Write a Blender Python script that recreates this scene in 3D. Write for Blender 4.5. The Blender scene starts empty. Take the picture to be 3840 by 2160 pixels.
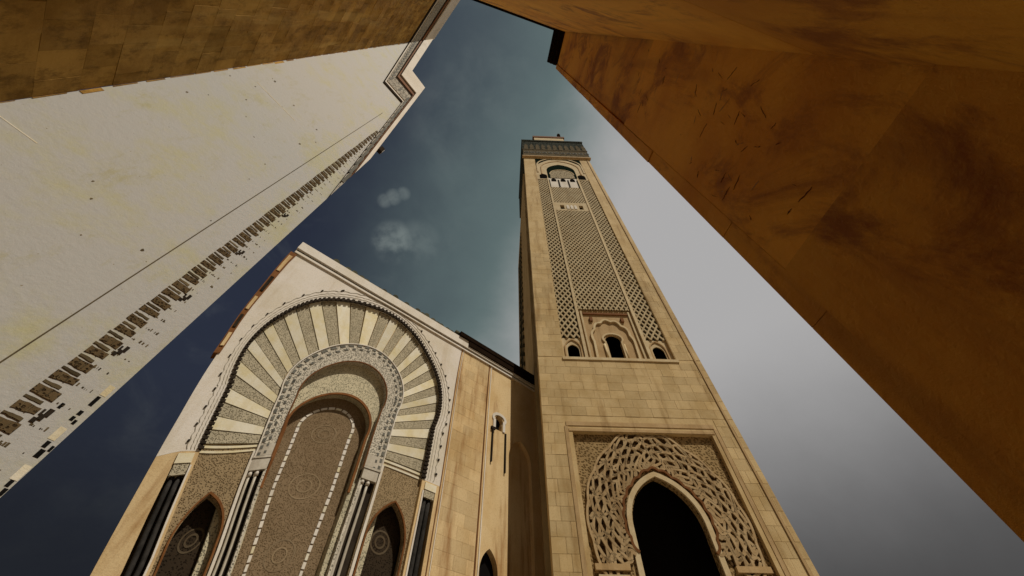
import bpy, bmesh, math, random
import numpy as np
from mathutils import Vector, Matrix
random.seed(7)
S = bpy.context.scene
COL = S.collection
rad = math.radians

# ------------------------------------------------------------------ camera
F, VPX, VPY, CX, CY = 1400., 1930., 100., 1920., 1080.
zc = Vector((VPX-CX, CY-VPY, -F)).normalized()
fw = Vector((0, 0, -1)); yc = (fw-zc*fw.dot(zc)).normalized(); xc = yc.cross(zc)
ROT = Matrix((xc, yc, zc))
cam = bpy.data.cameras.new('camera'); camo = bpy.data.objects.new('camera', cam); COL.objects.link(camo)
camo.matrix_world = Matrix.Translation((0, 0, 1.7)) @ ROT.to_4x4()
cam.sensor_width = 36; cam.lens = 36*F/3840; cam.clip_start = .05; cam.clip_end = 5000
S.camera = camo
S.view_settings.view_transform = 'Standard'; S.view_settings.look = 'None'
S.view_settings.exposure = -0.34; S.view_settings.gamma = 1

# ------------------------------------------------------------------ sun + sky
SH = Vector((.68, -.733, 0)).normalized(); SEL = rad(57)
SD = Vector((SH.x*math.cos(SEL), SH.y*math.cos(SEL), math.sin(SEL)))
sl = bpy.data.lights.new('sun', 'SUN'); so = bpy.data.objects.new('sun', sl); COL.objects.link(so)
sl.energy = 4.6; sl.angle = rad(.5); sl.color = (1, .93, .82)
so.rotation_euler = SD.to_track_quat('Z', 'Y').to_euler(); so.location = SD*300

w = bpy.data.worlds.new('World'); S.world = w; w.use_nodes = True
nt = w.node_tree; nt.nodes.clear()
def nd(t, **k):
    n = nt.nodes.new(t)
    for a, b in k.items(): setattr(n, a, b)
    return n
def math_n(op, a, b=None, c=None, clamp=False):
    n = nd('ShaderNodeMath', operation=op, use_clamp=clamp)
    for i, v in enumerate((a, b, c)):
        if v is None: continue
        if isinstance(v, (int, float)): n.inputs[i].default_value = v
        else: nt.links.new(v, n.inputs[i])
    return n.outputs[0]
def smooth_n(v, a, b):
    n = nd('ShaderNodeMapRange', interpolation_type='SMOOTHSTEP')
    nt.links.new(v, n.inputs[0]); n.inputs[1].default_value = a; n.inputs[2].default_value = b
    return n.outputs[0]
def mix_n(f, a, b, blend='MIX'):
    n = nd('ShaderNodeMix', data_type='RGBA', blend_type=blend)
    for i, v in ((0, f), (6, a), (7, b)):
        if isinstance(v, (int, float)): n.inputs[i].default_value = v
        elif isinstance(v, tuple): n.inputs[i].default_value = v+(1,)
        else: nt.links.new(v, n.inputs[i])
    return n.outputs[2]
def dot_n(v, d):
    n = nd('ShaderNodeVectorMath', operation='DOT_PRODUCT'); nt.links.new(v, n.inputs[0]); n.inputs[1].default_value = d
    return n.outputs['Value']
def noise_n(v, scale, detail=5, rough=.55, vscale=(1, 1, 1), dist=0.):
    m = nd('ShaderNodeMapping'); nt.links.new(v, m.inputs[0]); m.inputs['Scale'].default_value = vscale
    n = nd('ShaderNodeTexNoise'); nt.links.new(m.outputs[0], n.inputs['Vector'])
    n.inputs['Scale'].default_value = scale; n.inputs['Detail'].default_value = detail
    n.inputs['Roughness'].default_value = rough; n.inputs['Distortion'].default_value = dist
    return n.outputs[0]
sky = nd('ShaderNodeTexSky', sky_type='NISHITA', sun_disc=False, sun_elevation=SEL,
         sun_rotation=math.atan2(SH.x, SH.y), air_density=1.0, dust_density=.6, ozone_density=2.0)
tc = nd('ShaderNodeTexCoord'); D = tc.outputs['Generated']
hs = nd('ShaderNodeHueSaturation'); nt.links.new(sky.outputs[0], hs.inputs['Color']); hs.inputs['Saturation'].default_value = .78
base = mix_n(1.0, hs.outputs[0], (.27, .25, .27), 'MULTIPLY')
# bright hazy cloud sheet over the sunward half, thin veils elsewhere
n1 = noise_n(D, 2.6, 6, .55, (1, 1, 1), .3)
g = math_n('ADD', dot_n(D, (.93, .36, 0)), math_n('MULTIPLY', math_n('SUBTRACT', n1, .5), .30))
n2 = noise_n(D, 5.5, 7, .6, (1, 1, 1.4), .5)
veil = math_n('MULTIPLY', smooth_n(n2, .52, .80), .20)
def puff(d, size, vs, k):
    nn = noise_n(D, 11, 6, .6, vs, .25)
    s = math_n('MULTIPLY', smooth_n(dot_n(D, tuple(Vector(d).normalized())), 1-size, 1-size*.05), smooth_n(nn, .36, .70))
    return math_n('MULTIPLY', s, k)
p1 = puff((-.300, .450, .84), .0020, (1, 1, 1), 1.5)
p2 = puff((-.245, .462, .85), .0026, (1, 1, 1), .7)
p3 = puff((-.318, .356, .88), .00022, (1, 1, 1), .8); p4 = puff((-.297, .350, .89), .00028, (1, 1, 1), 1.0); p6 = puff((-.274, .345, .90), .00020, (1, 1, 1), .8); p4 = math_n('MAXIMUM', p4, p6)
p5 = puff((-.05, .20, .97), .03, (.6, .6, .6), .45)
puffs = math_n('MULTIPLY', math_n('MAXIMUM', math_n('MAXIMUM', math_n('MAXIMUM', p1, p2), math_n('MAXIMUM', p3, p4)), p5), .75)
c0 = mix_n(math_n('MAXIMUM', veil, puffs), base, (2.5, 2.8, 2.8))
c1 = mix_n(smooth_n(g, -.34, .30), c0, (1.95, 2.7, 2.65))
c2 = mix_n(smooth_n(g, .10, .40), c1, (6.1, 6.0, 6.0))
sx = nd('ShaderNodeSeparateXYZ'); nt.links.new(D, sx.inputs[0])
hz = math_n('ADD', sx.outputs[2], math_n('MULTIPLY', math_n('SUBTRACT', n1, .5), .12))
low = nd('ShaderNodeMapRange', interpolation_type='SMOOTHSTEP'); nt.links.new(hz, low.inputs[0])
for i_, v_ in enumerate((.18, .66, .16, 1.)): low.inputs[i_+1].default_value = v_
c2 = mix_n(low.outputs[0], (.10, .10, .105), c2)
bg = nd('ShaderNodeBackground'); bg.inputs['Strength'].default_value = .085
ou = nd('ShaderNodeOutputWorld'); nt.links.new(c2, bg.inputs[0]); nt.links.new(bg.outputs[0], ou.inputs[0])

# ------------------------------------------------------------------ materials
class M:
    def __init__(s, name, rough=.8, spec=.25):
        s.m = bpy.data.materials.new(name); s.m.use_nodes = True; s.t = s.m.node_tree
        s.b = s.t.nodes['Principled BSDF']; s.b.inputs['Roughness'].default_value = rough
        s.b.inputs['Specular IOR Level'].default_value = spec
        s.pos = s.t.nodes.new('ShaderNodeNewGeometry').outputs['Position']
        s.h = None
    def n(s, t, **k):
        n = s.t.nodes.new(t)
        for a, b in k.items(): setattr(n, a, b)
        return n
    def set(s, i, v):
        if isinstance(v, (int, float)): i.default_value = v
        elif isinstance(v, tuple): i.default_value = v+(1,) if len(v) == 3 and len(i.default_value) == 4 else v
        else: s.t.links.new(v, i)
    def noise(s, scale, detail=5, rough=.6, vs=(1, 1, 1), rz=0., dist=0.):
        m = s.n('ShaderNodeMapping'); s.set(m.inputs[0], s.pos); m.inputs['Rotation'].default_value = (0, 0, -rz)
        m2 = s.n('ShaderNodeMapping'); s.set(m2.inputs[0], m.outputs[0]); m2.inputs['Scale'].default_value = vs
        n = s.n('ShaderNodeTexNoise'); s.set(n.inputs['Vector'], m2.outputs[0])
        for k, v in (('Scale', scale), ('Detail', detail), ('Roughness', rough), ('Distortion', dist)): n.inputs[k].default_value = v
        return n.outputs[0]
    def vor(s, scale, feature='F1', vs=(1, 1, 1), rz=0., metric='EUCLIDEAN', rnd=1.):
        m = s.n('ShaderNodeMapping'); s.set(m.inputs[0], s.pos); m.inputs['Rotation'].default_value = (0, 0, -rz)
        m2 = s.n('ShaderNodeMapping'); s.set(m2.inputs[0], m.outputs[0]); m2.inputs['Scale'].default_value = vs
        n = s.n('ShaderNodeTexVoronoi', feature=feature)
        if feature == 'F1': n.distance = metric
        s.set(n.inputs['Vector'], m2.outputs[0]); n.inputs['Scale'].default_value = scale; n.inputs['Randomness'].default_value = rnd
        return n.outputs['Distance']
    def step(s, v, a, b, lo=0., hi=1.):
        n = s.n('ShaderNodeMapRange', interpolation_type='SMOOTHSTEP'); s.set(n.inputs[0], v)
        for i, x in enumerate((a, b, lo, hi)): n.inputs[i+1].default_value = x
        return n.outputs[0]
    def mix(s, f, a, b, blend='MIX'):
        n = s.n('ShaderNodeMix', data_type='RGBA', blend_type=blend)
        s.set(n.inputs[0], f); s.set(n.inputs[6], a); s.set(n.inputs[7], b); return n.outputs[2]
    def mul(s, a, b, op='MULTIPLY'):
        n = s.n('ShaderNodeMath', operation=op); s.set(n.inputs[0], a); s.set(n.inputs[1], b); return n.outputs[0]
    def rand(s): return s.n('ShaderNodeObjectInfo').outputs['Random']
    def col(s, c): s.set(s.b.inputs['Base Color'], c); return s
    def bump(s, h, dist=.03, st=.8):
        n = s.n('ShaderNodeBump'); n.inputs['Distance'].default_value = dist; n.inputs['Strength'].default_value = st
        s.set(n.inputs['Height'], h)
        if s.h is not None: s.t.links.new(s.h, n.inputs['Normal'])
        s.h = n.outputs[0]; s.t.links.new(s.h, s.b.inputs['Normal']); return s

def stone_mat(name, c1, c2, dark, scale=.25, streak=.6, rz=0., vary=.25, bump=.02, rough=.85):
    m = M(name, rough, .25 if rough < .5 else (0. if max(c1) < .06 else .08))
    a = m.mix(m.step(m.noise(scale, 6, .65), .35, .68), c1, c2)
    b = m.mix(m.mul(m.step(m.noise(.55, 5, .6, (1, 1, .12)), .50, .78), streak), a, dark)
    b = m.mix(m.mul(m.step(m.noise(5, 4, .7), .45, .75), .28), b, dark)
    v = m.mix(m.rand(), (1-vary,)*3, (1+vary*.25,)*3)
    m.col(m.mix(1., b, v, 'MULTIPLY')); m.bump(m.noise(6, 6, .7), bump); return m.m

ANG_M = rad(1.5); ANG_P = math.atan2(.643, .765)
mat = {}
mat['minaret'] = stone_mat('minaret_stone', (.58, .435, .225), (.48, .34, .155), (.26, .15, .05), .22, .75, vary=.15)
mat['minaret_light'] = stone_mat('minaret_light_stone', (.60, .49, .30), (.51, .385, .21), (.30, .20, .09), .5, .3, vary=.1)
mat['interlace'] = stone_mat('interlace_stone', (.46, .335, .18), (.37, .25, .12), (.14, .075, .025), .9, .8, vary=.2)
def speckle(name, light, dark, s1, dens=.45, rz=0., bump=.05, mid=None, vs=(1, 1, 1), dirt=.45):
    m = M(name, .95, .0)
    v = m.vor(s1*1.5, 'F1', vs, rz, rnd=.75); n = m.noise(s1*2.6, 4, .65, vs, rz, .8); v2 = m.vor(s1*.8, 'F1', vs, rz+.6, rnd=.5)
    k = m.mul(m.step(v, .30, .46, 1, 0), m.step(n, dens-.10, dens+.06))
    k = m.mul(k, m.mul(m.step(v2, .16, .24, 1, 0), .8), 'MAXIMUM')
    big = m.noise(.35, 5, .65)
    lt = m.mix(m.mul(m.step(big, .38, .7), dirt), light, mid or tuple(.5*(x+y) for x, y in zip(light, dark)))
    lt = m.mix(m.mul(m.step(m.noise(s1*5, 3, .6), .4, .7), .35), lt, dark)
    m.col(m.mix(m.mul(k, .88), lt, dark)); m.bump(m.mul(1.0, k, 'SUBTRACT'), bump); return m.m
mat['door_carve'] = speckle('minaret_carved_spandrel', (.36, .25, .12), (.13, .08, .03), 1.5, .42, ANG_M, .15)
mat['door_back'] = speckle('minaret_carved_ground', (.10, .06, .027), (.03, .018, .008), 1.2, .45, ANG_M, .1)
mat['panel_carve'] = stone_mat('minaret_carved_panel', (.50, .35, .18), (.42, .28, .13), (.22, .13, .05), .35, .7, vary=.1)
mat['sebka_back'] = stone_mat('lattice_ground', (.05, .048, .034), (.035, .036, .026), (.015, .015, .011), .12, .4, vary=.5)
mat['rib'] = stone_mat('lattice_rib_stone', (.47, .38, .225), (.40, .305, .165), (.22, .15, .07), .3, .4, vary=.12)
mat['green'] = speckle('green_tile_and_arch_shade', (.010, .018, .013), (.005, .008, .006), 1.0, .5, 0, .05)
mat['crown'] = speckle('crown_tile', (.065, .07, .06), (.02, .024, .022), .55, .46, ANG_M, .1, vs=(1.2, 1.2, .55))
mat['crown_low'] = speckle('crown_frieze', (.15, .125, .085), (.045, .04, .03), .5, .5, ANG_M, .1)
mat['black'] = stone_mat('dark_interior', (.012, .011, .010), (.010, .009, .008), (.006, .005, .004))  # near-black colour paints in the darkness of openings and hollow interiors
mat['white'] = stone_mat('white_marble', (.70, .65, .57), (.62, .56, .46), (.40, .31, .18), .2, .35, vary=.06)
mat['portal'] = stone_mat('travertine_and_dim_pier', (.64, .48, .26), (.54, .37, .17), (.26, .115, .03), .12, .95, vary=.15, bump=.03)
mat['portal_top'] = stone_mat('portal_pale_marble', (.72, .66, .58), (.64, .57, .45), (.40, .29, .15), .12, .4, vary=.1)
mat['vous_light'] = stone_mat('voussoir_pale', (.72, .67, .54), (.66, .57, .34), (.50, .39, .18), .3, .45, vary=.15)
mat['vous_dark'] = speckle('voussoir_carved', (.46, .40, .28), (.16, .135, .085), 4.2, .44, ANG_P, .06)
mat['lace'] = speckle('carved_marble', (.62, .56, .45), (.13, .12, .09), 3.0, .46, ANG_P, .08)
mat['tymp'] = speckle('tympanum_plaster', (.60, .53, .36), (.15, .14, .10), 3.6, .47, ANG_P, .06)
mat['side'] = speckle('side_panel_mosaic', (.34, .25, .14), (.085, .055, .025), 4.2, .45, ANG_P, .05)
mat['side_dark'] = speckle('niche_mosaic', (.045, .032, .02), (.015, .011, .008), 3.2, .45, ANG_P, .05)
mat['door'] = speckle('door_panel_carving', (.24, .17, .10), (.10, .065, .03), 4.6, .47, ANG_P, .05)
mat['niche_ring'] = stone_mat('niche_relief', (.10, .075, .045), (.08, .055, .03), (.04, .03, .015), .6)
mat['rosette'] = stone_mat('door_relief', (.30, .22, .13), (.25, .18, .10), (.15, .10, .05), .6)
mat['brown'] = stone_mat('brown_stone', (.21, .09, .03), (.15, .06, .018), (.10, .035, .01), .6, .6, vary=.2)
mat['dark'] = stone_mat('dark_stone_and_shade', (.045, .035, .025), (.03, .022, .016), (.012, .01, .008), .6)
mat['grey'] = stone_mat('grey_inlay', (.17, .165, .14), (.13, .125, .10), (.06, .055, .045), .6)
mat['lacegrey'] = stone_mat('grey_lace_stone', (.40, .36, .28), (.34, .30, .22), (.2, .16, .1), .6)
mat['darkcol'] = stone_mat('dark_marble', (.055, .05, .045), (.03, .028, .025), (.015, .012, .01), 1.2, rough=.7)
mat['colm'] = stone_mat('pale_column_marble', (.52, .47, .38), (.44, .39, .30), (.22, .17, .11), .8, rough=.4, vary=.1)
mat['roof'] = stone_mat('roof_tile', (.10, .09, .05), (.06, .06, .035), (.03, .02, .01), .8, vary=.4)
mat['ground'] = stone_mat('paving_stone', (.36, .30, .22), (.30, .24, .17), (.18, .14, .09), .3)
# white plaster of the left-hand building with yellow damp stains
m = M('white_plaster', .8)
a = m.mix(m.step(m.noise(.38, 8, .72), .46, .74), (.43, .418, .38), (.44, .415, .24))
a = m.mix(m.mul(m.step(m.noise(1.0, 8, .78, (1, 1, .35)), .52, .72), .6), a, (.37, .335, .16))
a = m.mix(m.step(m.noise(9, 3, .5), .735, .76), a, (.22, .18, .10))
m.col(a); m.bump(m.noise(4, 6, .7), .02); mat['plaster'] = m.m
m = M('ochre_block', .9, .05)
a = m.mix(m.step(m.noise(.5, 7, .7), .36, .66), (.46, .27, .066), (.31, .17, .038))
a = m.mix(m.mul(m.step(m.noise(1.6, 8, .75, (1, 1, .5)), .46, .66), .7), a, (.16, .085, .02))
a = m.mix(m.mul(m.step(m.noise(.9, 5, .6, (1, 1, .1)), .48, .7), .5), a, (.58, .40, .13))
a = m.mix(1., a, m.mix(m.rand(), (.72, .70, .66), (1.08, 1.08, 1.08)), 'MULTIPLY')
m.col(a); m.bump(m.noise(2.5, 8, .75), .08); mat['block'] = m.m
mat['carvebar'] = speckle('carved_brown_bar', (.13, .09, .045), (.035, .022, .012), 6.5, .45, rad(134.5), .04)
mat['chip'] = stone_mat('olive_inlay', (.16, .12, .06), (.11, .08, .04), (.06, .04, .02), 1, vary=.6)
mat['band'] = speckle('cornice_relief', (.46, .43, .36), (.12, .11, .09), 2.6, .45, 0, .05)
# orange plaster of the right-hand building
m = M('orange_plaster', .7, .3)
a = m.mix(m.step(m.noise(.55, 6, .62), .36, .66), (.84, .44, .05), (.66, .29, .026))
a = m.mix(m.mul(m.step(m.noise(1.1, 7, .7, (1, 1, .6), 0, .8),   .48, .66), .85), a, (.30, .10, .018))
a = m.mix(m.mul(m.step(m.noise(3.0, 5, .6, (1, 1, .08)), .5, .72), .35), a, (.26, .09, .02))
sc = m.noise(3.4, 7, .78, (2.2, 2.2, .8), rad(20), 2.6)
mk = m.mul(m.step(sc, .665, .69), m.step(m.noise(.8, 3, .5), .46, .6))
a = m.mix(mk, a, (.035, .022, .02))
sc2 = m.noise(4.1, 7, .78, (.9, .9, 2.4), rad(70), 2.4)
mk2 = m.mul(m.step(sc2, .69, .71), m.step(m.noise(.9, 3, .5, (1, 1, 1), 2.), .48, .62))
a = m.mix(mk2, a, (.52, .36, .19))
a = m.mix(1., a, m.mix(m.rand(), (.86, .84, .82), (1.05, 1.05, 1.05)), 'MULTIPLY'); m.col(a); m.bump(m.noise(2.0, 8, .72), .05); m.bump(m.mul(mk, mk2, 'ADD'), .02); mat['orange'] = m.m
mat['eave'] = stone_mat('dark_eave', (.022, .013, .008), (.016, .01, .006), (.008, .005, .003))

# ------------------------------------------------------------------ object helpers
def obj(name, verts, faces, material, parent=None, smooth=False, at=None, mesh=None):
    if mesh is None:
        mesh = bpy.data.meshes.new(name); mesh.from_pydata([tuple(v) for v in verts], [], faces)
        bm = bmesh.new(); bm.from_mesh(mesh); bmesh.ops.recalc_face_normals(bm, faces=bm.faces); bm.to_mesh(mesh); bm.free()
        mesh.materials.append(material)
        if smooth: mesh.polygons.foreach_set('use_smooth', [True]*len(mesh.polygons))
    o = bpy.data.objects.new(name, mesh); COL.objects.link(o)
    wl = Vector(at) if at is not None else Vector((0, 0, 0))
    if parent is not None:
        o.parent = parent; wl = wl-WORLD.get(parent.name, Vector((0, 0, 0)))
    WORLD[o.name] = Vector(at) if at is not None else Vector((0, 0, 0))
    o.location = wl
    return o
WORLD = {}
def thing(name, label, cat, loc, group=None):
    o = bpy.data.objects.new(name, None); COL.objects.link(o); o.location = loc; WORLD[o.name] = Vector(loc)
    o.empty_display_size = 1; o['label'] = label; o['category'] = cat
    if group: o['group'] = group
    return o
BOXF = [(0, 1, 2, 3), (7, 6, 5, 4), (0, 4, 5, 1), (1, 5, 6, 2), (2, 6, 7, 3), (3, 7, 4, 0)]

class Face:
    """a wall plane: u along the wall, z up, d outwards; optional bend of (u, z)"""
    def __init__(s, o, u, bend=None):
        s.o = Vector(o); s.u = Vector(u).normalized(); s.nrm = Vector((s.u.y, -s.u.x, 0)); s.bend = bend
    def pts(s, P):
        P = np.asarray(P, float).reshape(-1, 3)
        uz = P[:, :2]
        if s.bend is not None: uz = s.bend(uz)
        o = np.array(s.o); u = np.array(s.u); n = np.array(s.nrm)
        W = o[None]+uz[:, :1]*u[None]+P[:, 2:3]*n[None]; W[:, 2] = uz[:, 1]
        return W
    def box(s, name, u0, u1, z0, z1, d0, d1, material, parent, seg=1):
        """segmented in z when the plane is bent"""
        vs = []; fs = []
        for i in range(seg+1):
            z = z0+(z1-z0)*i/seg
            vs += [(u0, z, d0), (u1, z, d0), (u1, z, d1), (u0, z, d1)]
        for i in range(seg):
            a = i*4
            for k in range(4): fs.append((a+k, a+(k+1) % 4, a+4+(k+1) % 4, a+4+k))
        fs += [(3, 2, 1, 0), (seg*4, seg*4+1, seg*4+2, seg*4+3)]
        return obj(name, s.pts(vs), fs, material, parent)
    def plate(s, name, outer, holes, d0, d1, material, parent):
        """flat plate with holes, front at d1, edges going back to d0"""
        bm = bmesh.new(); loops = []
        for lp in [outer]+list(holes):
            vs = [bm.verts.new((p[0], p[1], d1)) for p in lp]; loops.append(vs)
        es = []
        for vs in loops:
            for i in range(len(vs)): es.append(bm.edges.new((vs[i], vs[(i+1) % len(vs)])))
        bmesh.ops.triangle_fill(bm, edges=es, use_beauty=True, use_dissolve=False, normal=(0, 0, 1))
        for vs in loops:
            bk = [bm.verts.new((v.co.x, v.co.y, d0)) for v in vs]
            for i in range(len(vs)):
                j = (i+1) % len(vs); bm.faces.new((vs[i], vs[j], bk[j], bk[i]))
        bm.verts.index_update(); P = [v.co[:] for v in bm.verts]; Fc = [tuple(v.index for v in f.verts) for f in bm.faces]
        bm.free()
        return obj(name, s.pts(P), Fc, material, parent)
    def poly(s, name, loop, d0, d1, material, parent):
        return s.plate(name, loop, [], d0, d1, material, parent)
    def quadstrip(s, name, A, B, d0, d1, material, parent):
        """closed solid between two polylines A and B of equal length"""
        n = len(A); vs = []
        for a, b in zip(A, B): vs += [(a[0], a[1], d1), (b[0], b[1], d1), (b[0], b[1], d0), (a[0], a[1], d0)]
        fs = []
        for i in range(n-1):
            q = i*4
            for k in range(4): fs.append((q+k, q+(k+1) % 4, q+4+(k+1) % 4, q+4+k))
        fs += [(0, 1, 2, 3), (n*4-1, n*4-2, n*4-3, n*4-4)]
        return obj(name, s.pts(vs), fs, material, parent)
    def ribbon(s, name, L, wd, d0, d1, material, parent):
        P = np.array(L, float); T = np.gradient(P, axis=0); T /= np.linalg.norm(T, axis=1)[:, None]+1e-9
        Nn = np.stack([-T[:, 1], T[:, 0]], 1)*wd/2
        return s.quadstrip(name, P+Nn, P-Nn, d0, d1, material, parent)
    def rod(s, name, u, z0, z1, d, r, material, parent, seg=10, n=10):
        vs = []; fs = []
        for i in range(seg+1):
            z = z0+(z1-z0)*i/seg
            for k in range(n):
                a = 2*math.pi*k/n; vs.append((u+r*math.cos(a), z, d+r*math.sin(a)))
        for i in range(seg):
            for k in range(n): fs.append((i*n+k, i*n+(k+1) % n, (i+1)*n+(k+1) % n, (i+1)*n+k))
        fs += [tuple(range(n))[::-1], tuple(range(seg*n, seg*n+n))]
        return obj(name, s.pts(vs), fs, material, parent, smooth=True)
    def ring(s, name, u, z, r, t, d0, d1, material, parent, n=20):
        A = [(u+(r+t)*math.cos(2*math.pi*k/n), z+(r+t)*math.sin(2*math.pi*k/n)) for k in range(n+1)]
        B = [(u+r*math.cos(2*math.pi*k/n), z+r*math.sin(2*math.pi*k/n)) for k in range(n+1)]
        return s.quadstrip(name, A, B, d0, d1, material, parent)

def arch(pc, R, hb, zc_, z0, n=48, m=8):
    """open polyline of a stilted horseshoe arch, left foot to right foot"""
    th = math.acos(min(1, hb/R)); zs = zc_-R*math.sin(th)
    L = [(pc-hb, z0+(zs-z0)*i/m) for i in range(m)]
    for i in range(n+1):
        a = math.pi+th-(math.pi+2*th)*i/n
        L.append((pc+R*math.cos(a), zc_+R*math.sin(a)))
    L += [(pc+hb, zs-(zs-z0)*(i+1)/m) for i in range(m)]
    return L
def pointed(pc, hb, zs, za, z0, n=14, m=4, horse=0.):
    """pointed arch outline, left foot to right foot"""
    k = (za-zs); r = (hb*hb+k*k)/(2*hb)
    left = []
    for i in range(n+1):
        t = i/n; a = math.asin(min(1, k/r))*t
        left.append((pc-hb+r*(1-math.cos(a)), zs+r*math.sin(a)))
    lo = [(pc-hb+horse*(1-i/m), z0+(zs-z0)*i/m) for i in range(m)]
    L = lo+left; Rr = [(2*pc-x, z) for x, z in reversed(L[:-1])]
    return L+Rr
def resample(L, n, a=0., b=1.):
    P = np.array(L, float); sgm = np.linalg.norm(np.diff(P, axis=0), axis=1); c = np.concatenate([[0], np.cumsum(sgm)])
    t = np.linspace(a, b, n)*c[-1]
    return np.stack([np.interp(t, c, P[:, 0]), np.interp(t, c, P[:, 1])], 1)
def rect(u0, u1, z0, z1, m=1):
    L = []
    for (x0, y0), (x1, y1) in (((u0, z0), (u1, z0)), ((u1, z0), (u1, z1)), ((u1, z1), (u0, z1)), ((u0, z1), (u0, z0))):
        for i in range(m): L.append((x0+(x1-x0)*i/m, y0+(y1-y0)*i/m))
    return L

# ------------------------------------------------------------------ ground
gv = []; gf = []
gs = 3000
g = obj('ground', [(-gs, -gs, 0), (gs, -gs, 0), (gs, gs, 0), (-gs, gs, 0)], [(0, 1, 2, 3)], mat['ground'])
g['kind'] = 'structure'

# ================================================================== MINARET
MF = Face((5.6006, 57., 0), (math.cos(ANG_M), math.sin(ANG_M), 0))
W_ = 34.6
mn = thing('minaret', 'tall square sandstone minaret with lattice panels and dark tiled crown', 'minaret', MF.pts([(W_/2, 0, -W_/2)])[0])
core = MF.box('shaft', 0.02, W_, 0, 205, -W_+.02, -9, mat['minaret'], mn)
MF.box('shaft_wall', W_-1, W_, 0, 205, -8.99, -1.61, mat['minaret'], mn)
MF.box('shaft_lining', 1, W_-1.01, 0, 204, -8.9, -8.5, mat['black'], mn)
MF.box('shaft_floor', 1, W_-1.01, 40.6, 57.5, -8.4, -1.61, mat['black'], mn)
PL, PR = 5.6, 29.4
# front cladding with the long panel opening and the door opening
MF.plate('face_wall', rect(0, W_, 0, 205), [rect(PL, PR, 58, 203.5), rect(5.1, PR, .6, 40.3)], -1.6, 0, mat['minaret'], mn)
# ashlar slabs, laid proud of the wall
def slabs(u0, u1, z0, z1, cw, ch, names='stone_slab'):
    z = z0; r = 0
    while z < z1-.3:
        h = min(ch, z1-z); u = u0; first = True
        while u < u1-.05:
            cwd = cw*(.55 if (first and r % 2) else 1)*random.uniform(.85, 1.15)
            e = min(u+cwd, u1)
            if u1-e < .7: e = u1
            g_ = .022
            MF.box(names, u+g_, e-g_, z+g_, z+h-g_, -.02, random.uniform(.03, .07), mat['minaret'], mn)
            u = e; first = False
        z += h; r += 1
slabs(.02, W_-.02, 43.6, 57.2, 2.7, 1.95)
slabs(.02, 3.7, 18, 43.5, 1.85, 2.0)
slabs(30.8, W_-.02, 18, 43.5, 1.9, 2.0)
slabs(.02, 5.5, 58.1, 104, 2.7, 2.3)
slabs(29.5, W_-.02, 58.1, 104, 2.6, 2.3)
# sill and edge rolls
MF.box('sill', 5.2, 29.8, 57.3, 58, 0, .28, mat['minaret_light'], mn)
MF.box('corner_moulding', 33.2, 33.55, 18, 205, 0.1, .24, mat['panel_carve'], mn)
for (a, b, c, d) in ((4.1, 30.3, 41.5, 42.3), (4.5, 29.9, 40.45, 40.95)):
    MF.box('frame_moulding', a, b, c, d, 0, .10, mat['panel_carve'], mn)
for (a, b) in ((3.8, 4.4), (30.1, 30.7)):
    MF.box('frame_moulding', a, b, 18, 41.4, 0, .10, mat['panel_carve'], mn)
# --- lower storey of the panel: three openings
def key_window(pc, hw, z0, zt, rr):
    th = math.acos(hw/rr); zc_ = zt-rr
    return [(pc-hw, z0)]+[(pc+rr*math.cos(math.pi+th-(math.pi+2*th)*i/18), zc_+rr*math.sin(math.pi+th-(math.pi+2*th)*i/18)) for i in range(19)]+[(pc+hw, z0)]
cw = key_window(17.45, 1.45, 58.15, 66.0, 1.75)
cpan = MF.plate('window_panel', rect(10.8, 24.0, 58, 75.2), [cw], -1.0, -.75, mat['panel_carve'], mn)
for u in (15.25, 19.65):
    MF.rod('window_column', u, 58, 63, -.55, .22, mat['minaret_light'], cpan, 1)
MF.ribbon('window_moulding', [(p[0]+(p[0]-17.45)*.28, p[1]+(.5 if p[1] > 60 else 0)) for p in cw], .42, -.75, -.45, mat['minaret_light'], cpan)
lob = []
for i in range(61):
    a = math.pi*i/60; r = 4.6+.42*abs(math.sin(a*5.5)); lob.append((17.45-r*math.cos(a)*.95, 63.6+r*1.55*math.sin(a)**.9))
MF.ribbon('lobed_moulding', [(12.9, 58.2)]+lob+[(22, 58.2)], .5, -.75, -.3, mat['minaret_light'], cpan)
for u in (11.5, 23.3): MF.box('panel_moulding', u-.2, u+.2, 58.2, 74.6, -.75, -.4, mat['minaret_light'], cpan)
MF.box('panel_moulding', 11.8, 23.0, 73.4, 74.0, -.75, -.4, mat['brown'], cpan)
for u in (13.6, 21.2): MF.box('carved_boss', u-.35, u+.35, 70.8, 72.2, -.75, -.3, mat['brown'], cpan)
for sgn, pc in ((0, 8.0), (1, 26.8)):
    u0, u1 = (PL, 10.15) if sgn == 0 else (24.7, PR)
    o_ = pointed(pc, 1.28, 61.0, 62.6, 58.15, 8, 2)
    sp = MF.plate('window_panel', rect(u0, u1, 58, 64.6), [o_], -.85, -.6, mat['minaret_light'], mn)
    MF.ribbon('window_moulding', pointed(pc, 1.75, 61.4, 64.1, 58.2, 8, 2), .3, -.6, -.35, mat['panel_carve'], sp)
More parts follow.
